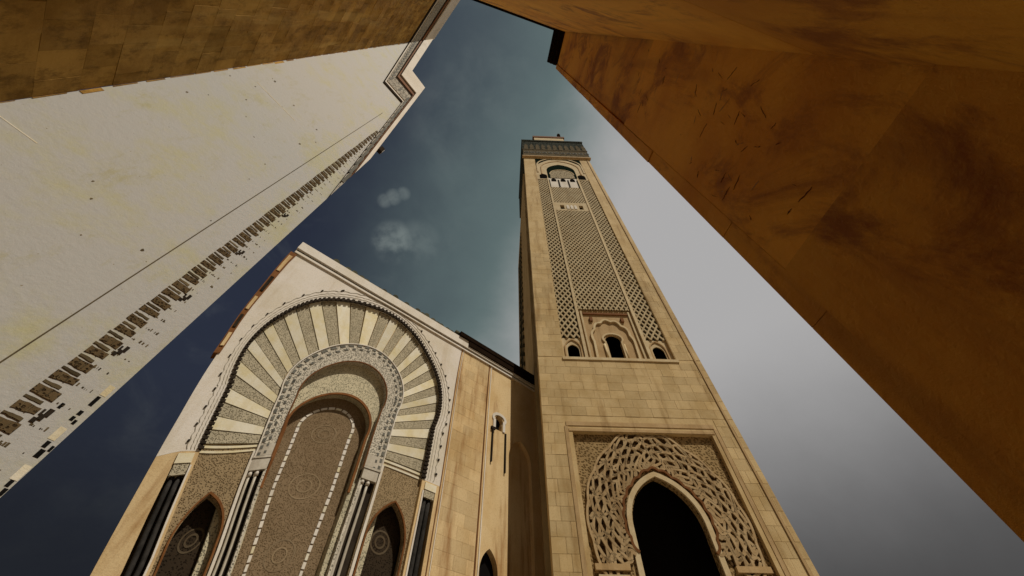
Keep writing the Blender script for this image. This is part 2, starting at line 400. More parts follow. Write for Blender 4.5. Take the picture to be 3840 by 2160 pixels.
# --- lattice (sebka) panels: dark ground and diagonal ribs
ribs = []
def lattice(u0, u1, z0, z1, cwid, chei, wid, dd):
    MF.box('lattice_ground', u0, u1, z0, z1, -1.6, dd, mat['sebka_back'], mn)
    k = chei/cwid
    for sg, dp in ((1, .34), (-1, .31)):
        c = z0-(u1-u0)*k
        c = math.floor(c/chei)*chei
        while c < z1+(u1-u0)*k:
            # line z = c + sg*k*(u-u0), clipped
            pts = []
            for u in (u0, u1):
                z = c+sg*k*(u-u0)
                pts.append((u, z))
            (ua, za), (ub, zb) = pts
            t0, t1 = 0., 1.
            dz = zb-za
            for lim, s_ in ((z0, 1), (z1, -1)):
                fa = (za-lim)*s_; fb = (zb-lim)*s_
                if fa < 0 and fb < 0: t0, t1 = 1, 0
                elif fa < 0: t0 = max(t0, fa/(fa-fb))
                elif fb < 0: t1 = min(t1, fa/(fa-fb))
            if t1-t0 > .02:
                A = (ua+(ub-ua)*t0, za+dz*t0); B = (ua+(ub-ua)*t1, za+dz*t1)
                ribs.append(((A[1]+B[1])/2, A, B, wid, dd, dp))
            c += chei
lattice(10.8, 24.0, 75.2, 136.6, 1.32, 2.2, .42, -.62)
lattice(10.8, 24.0, 144.2, 161.8, 1.10, 2.3, .42, -.62)
lattice(PL, 10.15, 64.6, 171.5, 1.45, 2.4, .42, -.62)
lattice(24.7, PR, 64.6, 171.5, 1.45, 2.4, .42, -.62)
ribs.sort(key=lambda r: r[0])
def rib_geo(r):
    _, A, B, wd, d0, dp = r
    dx, dz = B[0]-A[0], B[1]-A[1]; L = math.hypot(dx, dz); nx, nz = -dz/L*wd/2, dx/L*wd/2
    q = [(A[0]+nx, A[1]+nz), (A[0]-nx, A[1]-nz), (B[0]-nx, B[1]-nz), (B[0]+nx, B[1]+nz)]
    return [(x, z, d0-.01) for x, z in q]+[(x, z, d0+dp) for x, z in q]
for r in ribs[:290]:
    obj('lattice_rib', MF.pts(rib_geo(r)), BOXF, mat['rib'], mn)
vs, fs = [], []
for r in ribs[290:]:
    b = len(vs); vs += rib_geo(r); fs += [tuple(i+b for i in f) for f in BOXF]
if vs:
    o = obj('lattice_mesh', MF.pts(vs), fs, mat['rib'], mn); o['kind'] = 'stuff'
for u0, u1 in ((10.15, 10.8), (24.0, 24.7)):
    MF.box('dividing_strip', u0, u1, 58, 173.4, -1.6, -.05, mat['minaret_light'], mn)
# --- small window band
sb = MF.plate('window_band', rect(10.8, 24.0, 136.6, 144.2), [rect(13.0, 14.6, 137.8, 141.6), rect(20.4, 22.0, 137.8, 141.6)], -1.6, -.3, mat['minaret_light'], mn)
for u in (13.8, 21.2): MF.box('window_opening', u-.8, u+.8, 137.8, 141.6, -1.59, -1.3, mat['black'], sb)
for u in (16.0, 17.5, 19.0):
    MF.poly('blind_arch', pointed(u, .5, 140.4, 141.6, 137.8, 5, 1), -.3, -.1, mat['white'], sb)
# --- three white blind arches and the big pointed arch
tb = MF.box('blind_arcade', 10.8, 24.0, 161.8, 173.4, -1.6, -.3, mat['white'], mn)
for i, u in enumerate((10.95, 15.2, 19.6, 23.85)):
    MF.box('arcade_post', u-.28, u+.28, 161.8, 171, -.3, -.1, mat['darkcol'] if 0 < i < 3 else mat['sebka_back'], tb)
for u in (13.1, 17.4, 21.7):
    MF.poly('arcade_head', pointed(u, 1.1, 171.2, 173.2, 169.2, 6, 1), -.3, -.2, mat['black'], tb)
ar = pointed(17.6, 6.9, 184.5, 194.2, 173.4, 14, 4)
wl = pointed(8.6, 1.8, 176.4, 178.9, 172.2, 7, 2); wr = pointed(26.6, 1.8, 176.4, 178.9, 172.2, 7, 2)
up = MF.plate('panel_backing', rect(PL, PR, 171.5, 203.5), [], -1.6, -1.58, mat['minaret_light'], mn)
ax = [p for p in ar]
MF.plate('arch_panel', [(PL, 171.5), (10.7, 171.5)]+[(10.7, 173.3)]+ax+[(24.5, 173.3), (24.5, 171.5), (PR, 171.5), (PR, 203.5), (PL, 203.5)], [wl, wr], -1.57, -.15, mat['minaret_light'], mn)
for pc in (8.6, 26.6): MF.poly('window_opening', pointed(pc, 1.78, 176.4, 178.85, 172.25, 7, 2), -1.56, -.2, mat['black'], mn)
hd = pointed(17.6, 6.8, 184.5, 194.0, 173.5, 14, 4)
fld_ = MF.poly('arch_field', hd, -1.57, -.2, mat['green'], mn)  # flush near-black plate paints in the shadow crescent under the arch
sc_ = [(17.6-5.7*math.cos(a), 178.5+7.0*math.sin(a)) for a in np.linspace(0, math.pi, 20)]
MF.poly('arch_tympanum', [(11.9, 173.5)]+sc_+[(23.3, 173.5)], -.2, -.1, speckle('upper_tympanum', (.45, .38, .26), (.10, .085, .06), .8, .5, ANG_M, .1), fld_)
MF.ribbon('arch_moulding', sc_, .4, -.1, .05, mat['minaret_light'], fld_)
MF.ribbon('arch_moulding', pointed(17.6, 11.2, 192, 204.6, 181, 14, 3), .7, -.15, .15, mat['minaret_light'], mn)
MF.ribbon('arch_moulding', pointed(17.6, 9.4, 188, 199.5, 179, 14, 3), .5, -.15, .1, mat['panel_carve'], mn)
for sg in (0, 1):
    L = [(5.8, 203.3), (5.8, 192.5)]+[(6.1+9*t, 192.8+10.2*math.sin(t*1.4)) for t in np.linspace(.05, 1, 8)]
    if sg: L = [(35.2-x, z) for x, z in L][::-1]
    MF.poly('green_spandrel', L, -.15, -.05, mat['green'], mn)
# --- crown
cb = MF.box('crown', -.6, W_+.9, 205, 236, -W_-.6, .75, mat['crown'], mn)
MF.box('crown_frieze', -.3, W_+.6, 205.3, 216.5, .75, 1.0, mat['crown_low'], cb)
MF.box('crown_cornice', -.8, W_+1.1, 204.2, 205.3, -.4, 1.1, mat['panel_carve'], cb)
MF.box('crown_cornice', -.8, W_+1.1, 216.5, 217.6, .75, 1.2, mat['crown_low'], cb)
MF.box('crown_cap', -.9, W_+1.2, 236, 238.2, -W_-.9, 1.2, mat['crown'], cb)
for i in range(11):
    u = .9+i*3.3
    MF.poly('blind_arch', pointed(u+.6, 1.1, 224, 229, 218.5, 6, 1), .75, .95, mat['crown_low'], cb)
    MF.ring('rosette', u+.6, 211, .8, .45, 1.0, 1.2, mat['grey'], cb, 10)
MF.box('roof_parapet', 7, 25, 238.2, 244.5, -2, 1.1, mat['minaret_light'], cb)
MF.box('roof_ledge', 6.2, 25.8, 244.5, 247.2, -2.4, 1.5, mat['brown'], cb)
MF.rod('finial', 23.2, 247.2, 258, .6, .4, mat['dark'], cb, 1, 8)
MF.rod('finial_ball', 23.2, 252, 255, .6, 1.1, mat['dark'], cb, 2, 8)
# --- left flank in shade: panel, mouldings
LF = Face(MF.pts([(0, 0, -W_)])[0], -MF.nrm)
LF.plate('flank_wall', rect(0, W_, 0, 204), [rect(5.6, 29.2, 60, 200)], 0.01, 1.0, mat['minaret'], mn)
for i in range(30):
    z = 61+i*4.6
    LF.box('flank_ledge', 5.6, 29.2, z, z+2.0, .02, .7, mat['sebka_back'], mn)
for u in (10.3, 24.0): LF.box('flank_strip', u, u+.7, 60, 200, .02, .85, mat['minaret_light'], mn)
# --- door at the foot
DC = 17.2
door = pointed(DC, 5.15, 25.4, 32.9, .6, 16, 5, horse=.0)
door = [(x+(.7 if x < DC else -.7)*max(0, (24-z)/24)**1.0*-0.35, z) for x, z in door]
dp_ = MF.plate('door_surround', rect(5.1, PR, .6, 40.3), [door], -1.6, -.7, mat['door_carve'], mn)
MF.ribbon('door_moulding', [(DC+(x-DC)*1.09, z+(.45 if z > 22 else 0)) for x, z in door], .75, -.7, -.32, mat['minaret_light'], dp_)
def lobed(t, s):
    """t 0..1 left foot to right foot, s 0 inner .. 1 outer"""
    a = math.pi*(1.18-1.36*t)
    r0x, r0z = 6.3, 7.0; r1x, r1z = 11.4, 13.4
    rx = r0x+(r1x-r0x)*s; rz = r0z+(r1z-r0z)*s
    e = 1+.14*(max(0, math.sin(a))**10)
    return DC+rx*math.cos(a), 26.2+rz*math.sin(a)*e*(1 if s < .99 else 1)
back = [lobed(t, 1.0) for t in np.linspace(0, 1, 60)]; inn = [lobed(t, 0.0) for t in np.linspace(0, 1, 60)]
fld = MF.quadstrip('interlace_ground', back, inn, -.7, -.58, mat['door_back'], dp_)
NT = 36
for fam, dd in ((1, -.26), (-1, -.285)):
    for k in range(-4, NT+4):
        L = []
        for i in range(25):
            s_ = i/24; t = (k+.5)/NT+fam*(.115*s_+.016*math.sin(s_*math.pi*(4+k % 3)+k))
            if 0 <= t <= 1: L.append(lobed(t, .02+.96*s_))
        if len(L) > 6: MF.ribbon('interlace_rib', L, .37, -.58, dd, mat['interlace'], dp_)
scal = []
for i in range(161):
    t = i/160; a = abs(math.sin(t*math.pi*11)); scal.append(lobed(t, 1.0+.05*a))
MF.ribbon('lobed_edge', scal, .34, -.7, -.26, mat['interlace'], dp_)
scal = []
for i in range(161):
    t = i/160; a = abs(math.sin(t*math.pi*15)); scal.append(lobed(t, -.02+.05*a))
MF.ribbon('lobed_edge', scal, .35, -.58, -.24, mat['brown'], dp_)
for (a, b, c, d, mt) in ((5.6, 10.2, 20.4, 21.1, 'panel_carve'), (5.9, 9.9, 18.6, 19.9, 'minaret_light'), (6.3, 9.4, 15, 18.4, 'brown')):
    MF.box('impost_block', a, b, c, d, -.7, -.15, mat[mt], dp_)
    MF.box('impost_block', 2*DC-b, 2*DC-a, c, d, -.7, -.15, mat[mt], dp_)

# ================================================================== PORTAL BUILDING
src_dst = [((0,60),(-.5,60)),((0,52),(.4,46)),((0,44),(1.4,36.4)),((0,34),(2.9,25.5)),((0,22),(5.2,13)),((0,10),(6.0,4)),
 ((4.8,30.6),(6.0,24.2)),((5.2,43),(3.7,37.5)),((7,49.5),(4.5,43.7)),((10.9,53.2),(7.0,49.6)),((14,55),(11.2,53.4)),((18.4,55.8),(18.2,55.8)),
 ((11.2,29.9),(11.2,25.5)),((10.95,37),(9.7,32)),((12.3,43.2),(10.4,38.9)),((14.4,45.6),(13.4,44.2)),((18.5,46.9),(18.3,46.9)),
 ((15.9,25.5),(15.3,23.6)),((15.9,33.6),(14.7,31.2)),((2.3,29),(4.9,23.1)),((4.3,29),(6.2,23.1)),((2.3,18.5),(7.2,13)),((4.3,18.5),(8.7,13.3)),
 ((11.2,28),(11.1,25.0)),((13.1,28),(12.8,25.4)),((10.8,16.5),(12.9,14.2)),((13.6,16.5),(15.1,14.8)),((8.1,25.2),(9.6,19.6)),
 ((20.8,25.5),(20.7,25.5)),((21,15),(21,15.6)),((25.7,30),(25.7,29.9)),((32.1,30.6),(32.1,30.6)),((32.4,41),(32.3,41)),((28.4,51.7),(28.0,50.8)),((24,54.6),(24,54.2)),
 ((26,17),(26,17)),((34.5,18.5),(34.5,18.5)),((42.3,20),(42.3,20)),((42.3,58),(42.3,58)),((34,60),(34,60)),((25,60),(25,60)),((17,60),(17,60)),((8,60),(8,60)),
 ((52,60),(52,60)),((52,20),(52,20)),((0,57.3),(-.3,56.8)),((8,57.3),(8,57.2)),((17,57.3),(17,57.3)),((25,57.3),(25,57.3)),((34,57.3),(34,57.3))]
SRC = np.array([a for a, b in src_dst], float); DST = np.array([b for a, b in src_dst], float)
def tps_k(r2): return np.where(r2 > 1e-9, .5*r2*np.log(r2+1e-12), 0)
nS = len(SRC)
K = tps_k(((SRC[:, None]-SRC[None])**2).sum(-1))+np.eye(nS)*20.
Pm = np.hstack([np.ones((nS, 1)), SRC]); A_ = np.zeros((nS+3, nS+3)); A_[:nS, :nS] = K; A_[:nS, nS:] = Pm; A_[nS:, :nS] = Pm.T
COEF = np.linalg.solve(A_, np.vstack([DST-SRC, np.zeros((3, 2))]))
def bend(uz):
    q = uz.copy(); zl = 14.; low = np.minimum(q[:, 1]-zl, 0); q[:, 1] = np.maximum(q[:, 1], zl); q[:, 0] = np.clip(q[:, 0], -1, 53)
    k = tps_k(((q[:, None]-SRC[None])**2).sum(-1))
    dlt = k@COEF[:nS]+np.hstack([np.ones((len(q), 1)), q])@COEF[nS:]
    fade = np.clip((uz[:, :1]-40)/6, 0, 1)
    r = uz+dlt*(1-fade)*np.clip((58-uz[:, 1:2])/2.5, 0, 1)
    zb = r[:, 1]-low           # height reached at the seam
    f = np.clip(1+low/zl, 0, 1)
    r[:, 1] = np.where(low < 0, zb*f, r[:, 1])
    return r
PF = Face((-36.92, 32.04, 0), (.765, .643, 0), bend)
PFs = Face((-36.92, 32.04, 0), (.765, .643, 0))
pb = thing('portal_building', 'pale mosque hall with giant striped horseshoe arch portal, left of the minaret', 'building', PFs.pts([(26, 0, -10)])[0])
PC = 18.4
aO = arch(PC, 14.1, 13.6, 41.7, 0, 64, 24)
outl = rect(0, 34.95, 0, 57.3, 30)
colL, colR = rect(2.3, 4.3, 0.05, 29.2, 12), rect(32.5, 34.4, .05, 29.2, 12)
key = key_window(45.4, .75, 43.2, 46.2, .95)
bigA = pointed(50.6, 2.7, 39, 43.2, .05, 10, 6); smA = pointed(44.6, 1.6, 21, 23.9, .05, 8, 4)
aOh = [(x, max(z, .05)) for x, z in aO]
aUp = arch(PC, 14.1, 13.6, 41.7, 29.4, 64, 10)
def seg(a, b, n): return [(a[0]+(b[0]-a[0])*i/n, a[1]+(b[1]-a[1])*i/n) for i in range(n)]
upl = seg((0, 29.4), aUp[0], 6)+aUp+seg(aUp[-1], (34.95, 29.4), 4)[1:]+seg((34.95, 29.4), (34.95, 57.3), 20)+seg((34.95, 57.3), (0, 57.3), 30)+seg((0, 57.3), (0, 29.4), 24)
wall = PF.plate('arch_wall', upl, [], -1.2, 0, mat['portal_top'], pb)
for x0, x1, hole in ((0, 4.8, colL), (32.0, 34.95, colR)):
    PF.plate('pier_wall', rect(x0, x1, 0, 29.395, 16), [hole], -1.2, -.01, mat['portal'], pb)  # darker tan than the arch wall paints in the dim foot of the portal
wing = PF.plate('wing_wall', rect(34.96, 55.2, 0, 57.3, 30), [key, bigA, smA], -1.2, -.03, mat['portal'], pb)
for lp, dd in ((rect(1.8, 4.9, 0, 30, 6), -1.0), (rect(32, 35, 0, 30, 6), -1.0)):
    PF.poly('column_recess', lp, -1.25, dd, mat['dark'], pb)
PF.poly('window_opening', rect(44, 47, 42.6, 47, 2), -1.25, -1.0, mat['black'], pb)
PF.poly('blind_arch', rect(47, 54, 0, 44.5, 6), -1.25, -.8, mat['portal'], pb)
PF.poly('blind_arch', rect(42.6, 46.6, 0, 25, 4), -1.25, -1.0, mat['black'], pb)
PF.box('hall_body', .3, 55.2, 0, 57, -24, -6.2, mat['portal'], pb, 30)
# pale upper marble facing above the arch (spandrels) reaching down beside it
sp = [(0.05, 57.28)]+[(0.05, 57.28-(57.28-42)*i/12) for i in range(1, 13)]
PF.ribbon('window_surround', [(x+(x-45.4)*.5, z+(.4 if z > 43.5 else 0)) for x, z in key], .55, 0, .14, mat['white'], wing)
for u, l in ((43.9, 36.6), (46.9, 35.6)):
    PF.box('window_colonnette', u-.12, u+.12, l, 43.0, -.03, .3, mat['dark'], wing)
PF.box('window_bracket', 43.5, 44.4, 42.8, 43.3, -.03, .35, mat['dark'], wing)
# grooves and pilaster edges on the right
for u, wd, mt in ((35.0, .12, 'brown'), (35.45, .10, 'portal_top'), (42.2, .22, 'brown'), (42.75, .16, 'portal_top')):
    PF.box('wall_moulding', u-wd/2, u+wd/2, 0, 57.3, -.03, .1, mat[mt], wing, 20)
# thin stone facing on the wing
z = 13.; r = 0
while z < 57.1:
    h = min(1.75, 57.25-z); us = [35.62]+[35.62+6.3*t for t in ((.34, .67) if r % 2 else (.17, .5, .83))]+[42.02]
    for a, b in zip(us[:-1], us[1:]):
        PF.box('facing_slab', a+.012, b-.012, z+.012, z+h-.012, -.04, -.03+random.uniform(.012, .035), mat['portal'], wing)
    z += h; r += 1
# --- recessed field: voussoirs
aM = arch(PC+.15, 7.4, 7.2, 39.5, 30.5, 64, 8)
aOv = arch(PC, 14.05, 13.58, 41.7, 30.5, 64, 8)
fieldo = PF.plate('arch_field', aOv+arch(PC+.15, 7.0, 6.8, 39.5, 30.5, 64, 8)[::-1], [], -1.2, -.75, mat['portal'], pb)
NV = 37
for i in range(NV):
    a, b = i/NV, (i+1)/NV; e = .0011
    A = resample(aOv, 6, a+e, b-e); B = resample([(PC+.15+(x-PC-.15)*1.03, z+(.2 if z > 40 else 0)) for x, z in aM], 6, a+e, b-e)
    Lp = list(A)+list(B[::-1])
    dk = i % 2 == 0
    PF.poly('voussoir', Lp, -.75, -.46 if dk else -.40, mat['vous_dark'] if dk else mat['vous_light'], fieldo)
# dentil ring round the arch, its shadows painted in as a dark colour
ringp = arch(PC, 14.15, 13.65, 41.7, 29.5, 64, 12)
PF.ribbon('ring_shadow_moulding', resample(ringp, 140), .34, -.2, .12, mat['dark'], wall)
ND = 116
for i in range(ND):
    q = resample(ringp, 3, (i+.22)/ND, (i+.78)/ND)
    PF.ribbon('dentil', q, .74, .02, .2, mat['dark'], wall)
# lace border with scallops
for off, amp, wd in ((.70, .08, .07), (1.15, .10, .07), (1.65, .20, .09)):
    L = []
    base_ = resample(arch(PC, 14.15, 13.65, 41.7, 29.6, 64, 12), 341); T = np.gradient(base_, axis=0); T /= np.linalg.norm(T, axis=1)[:, None]
    Nn = np.stack([-T[:, 1], T[:, 0]], 1)
    for i in range(341): L.append(base_[i]+Nn[i]*(off+amp*abs(math.sin(i/340*math.pi*(60 if off > 1.5 else 90)))))
    L = [(p[0], min(p[1], 57.2)) for p in L]
    PF.ribbon('scalloped_moulding', L, wd, 0, .05, mat['lacegrey'], wall)
for i in range(31):
    k = int((i+.5)/31*340); p = base_[k]+Nn[k]*1.95
    if p[1] < 57: PF.poly('boss', [(p[0]+.17*math.cos(a), p[1]+.17*math.sin(a)) for a in np.linspace(0, 2*math.pi, 9)[:-1]], 0, .16, mat['dark'], wall)
# --- side panels under the band with pointed niches
for s_ in (0, 1):
    x0, x1 = (PC-13.6, PC-7.1) if s_ == 0 else (PC+7.35, PC+13.6)
    xc_ = 8.0 if s_ == 0 else 29.0
    ni = pointed(xc_, 2.45, 20.6, 25.2, .1, 10, 8)
    sp_ = PF.plate('mosaic_panel', rect(x0, x1, .02, 30.0, 14), [ni], -1.2, -.55, mat['side'], pb)
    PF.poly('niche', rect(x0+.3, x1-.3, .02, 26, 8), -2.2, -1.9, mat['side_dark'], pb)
    PF.ribbon('niche_moulding', pointed(xc_, 2.6, 20.7, 25.5, 12, 10, 4), .22, -.55, -.35, mat['brown'], sp_)
    for zz in (21.2, 15.5):
        PF.ring('niche_rosette', xc_, zz, .5, .22, -1.9, -1.86, mat['niche_ring'], sp_); PF.ring('niche_rosette', xc_, zz, 1.1, .2, -1.9, -1.87, mat['niche_ring'], sp_)
    for z0, z1 in ((30.02, 30.32), (29.45, 29.7)):
        A = [(x0+(x1-x0)*t, z1) for t in np.linspace(0, 1, 6)]; B = [(x0+(x1-x0)*t, z0) for t in np.linspace(0, 1, 6)]
        PF.quadstrip('string_course', A, B, -.55, -.46, mat['vous_light'], sp_)
    xs = x1-.25 if s_ == 0 else x0+.25
    PF.box('edge_strip', xs-.16, xs+.16, .02, 29.4, -.55, -.3, mat['white'], sp_, 14)
# --- middle ring (carved) and tympanum
aT = arch(PC-.05, 5.3, 5.2, 38.5, 28.2, 56, 8)
aM2 = arch(PC+.15, 7.4, 7.2, 39.5, 28.2, 64, 8)
midr = PF.plate('carved_arch_ring', aM2+aT[::-1], [], -1.3, -.28, mat['lace'], pb)
for i in range(44):
    q = resample(aM2, 3, (i+.2)/44, (i+.75)/44); q = np.array([(PC+.15+(x-PC-.15)*.965, z-(.25 if z > 40 else 0)) for x, z in q])
    PF.ribbon('inlay', q, .34, -.28, -.2, mat['grey'], midr)
for i in range(44):
    q = resample(aM2, 3, (i+.55)/44, (i+.95)/44); q = np.array([(PC+.15+(x-PC-.15)*.88, z-(.85 if z > 40 else 0)) for x, z in q])
    PF.ribbon('inlay', q, .26, -.28, -.2, mat['grey'], midr)
PF.ribbon('arch_edge', resample(aT, 90), .16, -.28, -.16, mat['brown'], midr)
PF.ribbon('ring_edge', resample([(PC+.15+(x-PC-.15)*1.012, z+.08) for x, z in aM2], 90), .14, -.6, -.14, mat['white'], midr)
aD = arch(PC-.1, 4.85, 4.75, 34.0, 0.03, 48, 26)
ty = PF.plate('tympanum', [(9.5, .02)]+[(9.5, 46.5*i/20) for i in range(1, 21)]+[(27.5, 46.5-46.5*i/20) for i in range(0, 21)], [[(x, max(z, .05)) for x, z in aD]], -2.9, -1.3, mat['tymp'], pb)
PF.ribbon('arch_edge', resample(aD, 110, .3, .7), .3, -1.3, -1.1, mat['brown'], ty)  # brown strip widens the dark of the shaded arch underside
dr = PF.plate('door_panel', rect(10, 27, .02, 41, 14), [], -3.5, -2.6, mat['door'], pb)
aS = arch(18.35, 3.15, 3.1, 34.0, 3, 30, 20)
NS = 84
for i in range(NS):
    q = resample(aS, 4, (i+.1)/NS, (i+.9)/NS)
    PF.ribbon('inlay_strip', q, .36 if i % 2 else .3, -2.6, -2.52, mat['white'] if i % 6 else mat['vous_light'], dr)
for zz, r in ((33, 1.3), (25.6, 1.5), (18, 1.5), (10.5, 1.5)):
    PF.ring('door_rosette', 18.4, zz, r, .14, -2.6, -2.57, mat['rosette'], dr); PF.ring('door_rosette', 18.4, zz, r*.45, .16, -2.6, -2.57, mat['rosette'], dr, 14)
# --- columns
for s_ in (0, 1):
    x0, x1 = (11.15, 13.2) if s_ == 0 else (23.65, 25.75)
    for k, (z0, z1, ex) in enumerate(((28.2, 28.5, .04), (28.55, 30.2, .0), (26.8, 28.15, -.05))):
        PF.box('capital_block', x0-ex, x1+ex, z0, z1, -.9, -.22+ex, mat['colm'], pb, 2)
    for u in (x0+.42, x0+1.15):
        cl = PF.rod('column', u, .0, 26.8, -.62, .17, mat['colm'], pb, 14)
        PF.rod('capital', u, 26.2, 26.8, -.62, .27, mat['white'], cl, 1)
    xx = x1-.1 if s_ == 0 else x0+.1
    PF.box('carved_jamb', xx-.14, xx+.14, 0, 26.8, -1.04, -.4, mat['lace'], pb, 14)
    PF.box('column_backing', x0+.02, x1-.02, 0, 28.15, -1.29, -1.05, mat['dark'], pb, 14)  # near-black sheet paints in the shade between and behind the columns
    y0, y1 = (2.3, 4.3) if s_ == 0 else (32.5, 34.4)
    PF.box('capital_block', y0+.02, y1-.02, 28.2, 29.15, -.95, .16, mat['vous_light'], pb, 2)
    PF.box('capital_block', y0+.12, y1-.12, 27.2, 28.15, -.95, .08, mat['vous_dark'], pb, 2)
    for u in (y0+.6, y1-.6):
        PF.rod('column', u, 0, 27.2, -.45, .3, mat['darkcol'], pb, 14)
    PF.box('edge_strip', (y1-.02 if s_ == 0 else y0-.2), (y1+.2 if s_ == 0 else y0+.02), 0, 28, 0, .12, mat['portal_top'], pb, 14)
# --- cornice and roof
def hband(name, u0, u1, z0, z1, d0, d1, mt, par, n=24):
    A = [(u0+(u1-u0)*t, z1) for t in np.linspace(0, 1, n)]; B = [(u0+(u1-u0)*t, z0) for t in np.linspace(0, 1, n)]
    return PF.quadstrip(name, A, B, d0, d1, mat[mt], par)
cor = hband('cornice', -.4, 55.2, 58.0, 60.0, -5, .55, 'white', pb)
hband('cornice_moulding', -.25, 55.2, 57.3, 57.62, -5, .3, 'portal_top', cor)
hband('cornice_moulding', -.25, 55.2, 57.62, 57.99, -5, .12, 'grey', cor)
hband('roof_edge', 33.5, 55.2, 60.0, 61.1, -5, 1.0, 'eave', cor)
hband('roof_edge', 36.0, 55.2, 58.6, 60.0, .55, .85, 'eave', cor)
for i in range(40):
    u = 6+i*1.23+random.uniform(-.2, .2)
    h = random.uniform(.35, .9)*(1.7 if i in (2, 3, 15, 16, 22, 29) else 1)
    PF.poly('roof_tile', [(u-.6, 60), (u-.55, 60+h*.7), (u-.2, 60+h), (u+.2, 60+h), (u+.5, 60+h*.6), (u+.6, 60)] if u < 33 else [(u-.6, 61.1), (u-.4, 61.1+h*.7), (u+.4, 61.1+h*.7), (u+.6, 61.1)], -1.5, random.uniform(.2, .5), mat['roof'], cor)
PF.box('corner_pilaster', -.75, .35, 42, 57.2, -1.2, .16, mat['brown'], pb, 12)
for i in range(5): PF.box('pilaster_panel', -.5, .1, 43+i*2.9, 45+i*2.9, .16, .3, mat['dark'] if i % 2 else mat['portal'], pb, 2)

# ================================================================== LEFT BUILDING
def prism(name, poly, z0, z1, material, par):
    n = len(poly); vs = [(p[0], p[1], z0) for p in poly]+[(p[0], p[1], z1) for p in poly]
    fs = [tuple(range(n))[::-1], tuple(range(n, 2*n))]+[(i, (i+1) % n, n+(i+1) % n, n+i) for i in range(n)]
    return obj(name, vs, fs, material, par)
X0 = Vector((-12.55, 7.18, 0)); dS = Vector((.59101736, .80665883, 0))
SF = Face(X0, dS); UW, UE = -6.3, 1.93
WC = X0+dS*UW; d1 = Vector((-.66901731, .74324682, 0))
F1 = Face(WC, d1)
lb = thing('plaster_building', 'white plastered wall with stepped cornice and carved vertical frieze, at far left', 'building', SF.pts([(-2, 0, -6)])[0])
INN = [(UW+.02, 70.2), (-2.66, 47.2), (-.12, 47.7), (UE, 23.5)]
OUT = [(UW+.02, 91.0), (-2.50, 60.0), (0, 60.0), (UE, 31.4)]
def lerp(f): return [(a[0]+(b[0]-a[0])*f, a[1]+(b[1]-a[1])*f) for a, b in zip(INN, OUT)]
body = SF.poly('plaster_wall', [(UW, 0), (UE, 0)]+[(p[0], p[1]-.3) for p in lerp(1.)][::-1][:3]+[(UW, 90.6)], -15, 0, mat['plaster'], lb)
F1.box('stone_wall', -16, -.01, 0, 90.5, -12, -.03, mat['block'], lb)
for f0, f1, dd, mt in ((.0, .05, .10, 'dark'), (.05, .10, .05, 'white'), (.10, .36, .13, 'band'), (.36, .43, .09, 'dark'), (.43, .50, .18, 'brown'), (.50, .56, .12, 'dark'), (.56, 1.0, .26, 'white')):  # dark strips paint in the shadow of the cornice grooves
    if mt == 'white' and f1 > .9:
        cs = SF.quadstrip('cornice', lerp(f1), lerp(f0), -.3, dd, mat[mt], lb)
    else: SF.quadstrip('cornice_moulding', lerp(f1), lerp(f0), -.1, dd, mat[mt], lb)
    z0, z1 = 70.2+20.8*f0, 70.2+20.8*f1
    F1.box('cornice_moulding', -16, -.01-dd*.2, z0, z1-.01, -.1, dd, mat[mt], lb)
# carved rosettes running along the cornice band
for i in range(34):
    t = (i+.5)/34; q = resample(lerp(.23), 35)[i]
    SF.box('cornice_rosette', q[0]-.10, q[0]+.10, q[1]-.8, q[1]+.8, .13, .17, mat['grey'], lb)
# rough ochre ashlar on the near wall
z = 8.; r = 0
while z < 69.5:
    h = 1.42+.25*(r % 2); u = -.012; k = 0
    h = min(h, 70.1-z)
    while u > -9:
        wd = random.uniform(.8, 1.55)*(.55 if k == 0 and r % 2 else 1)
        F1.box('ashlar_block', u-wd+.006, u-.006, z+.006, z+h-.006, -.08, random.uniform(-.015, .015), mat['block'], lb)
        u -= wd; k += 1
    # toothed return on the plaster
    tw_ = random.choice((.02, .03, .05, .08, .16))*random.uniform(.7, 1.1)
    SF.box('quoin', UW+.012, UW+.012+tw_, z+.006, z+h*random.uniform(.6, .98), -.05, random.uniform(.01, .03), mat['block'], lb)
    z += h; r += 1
# plaster seams
SF.box('wall_seam', -.30, -.265, 2, 41, -.01, .012, mat['chip'], lb)
SF.box('wall_joint', -5.3, -2.6, 27.45, 27.52, -.01, .006, mat['vous_light'], lb)
SF.box('wall_joint', -6.0, -4.9, 14.2, 14.24, -.01, .006, mat['vous_light'], lb)
for _ in range(26):
    u, zz, s_ = random.uniform(-6, -.4), random.uniform(8, 30), random.uniform(.02, .06)
    SF.poly('pock_mark', [(u+s_*random.uniform(.6, 1.5)*math.cos(a), zz+1.6*s_*random.uniform(.6, 1.3)*math.sin(a)) for a in np.linspace(0, 2*math.pi, 7)[:-1]], -.01, .005, mat['chip'], lb)
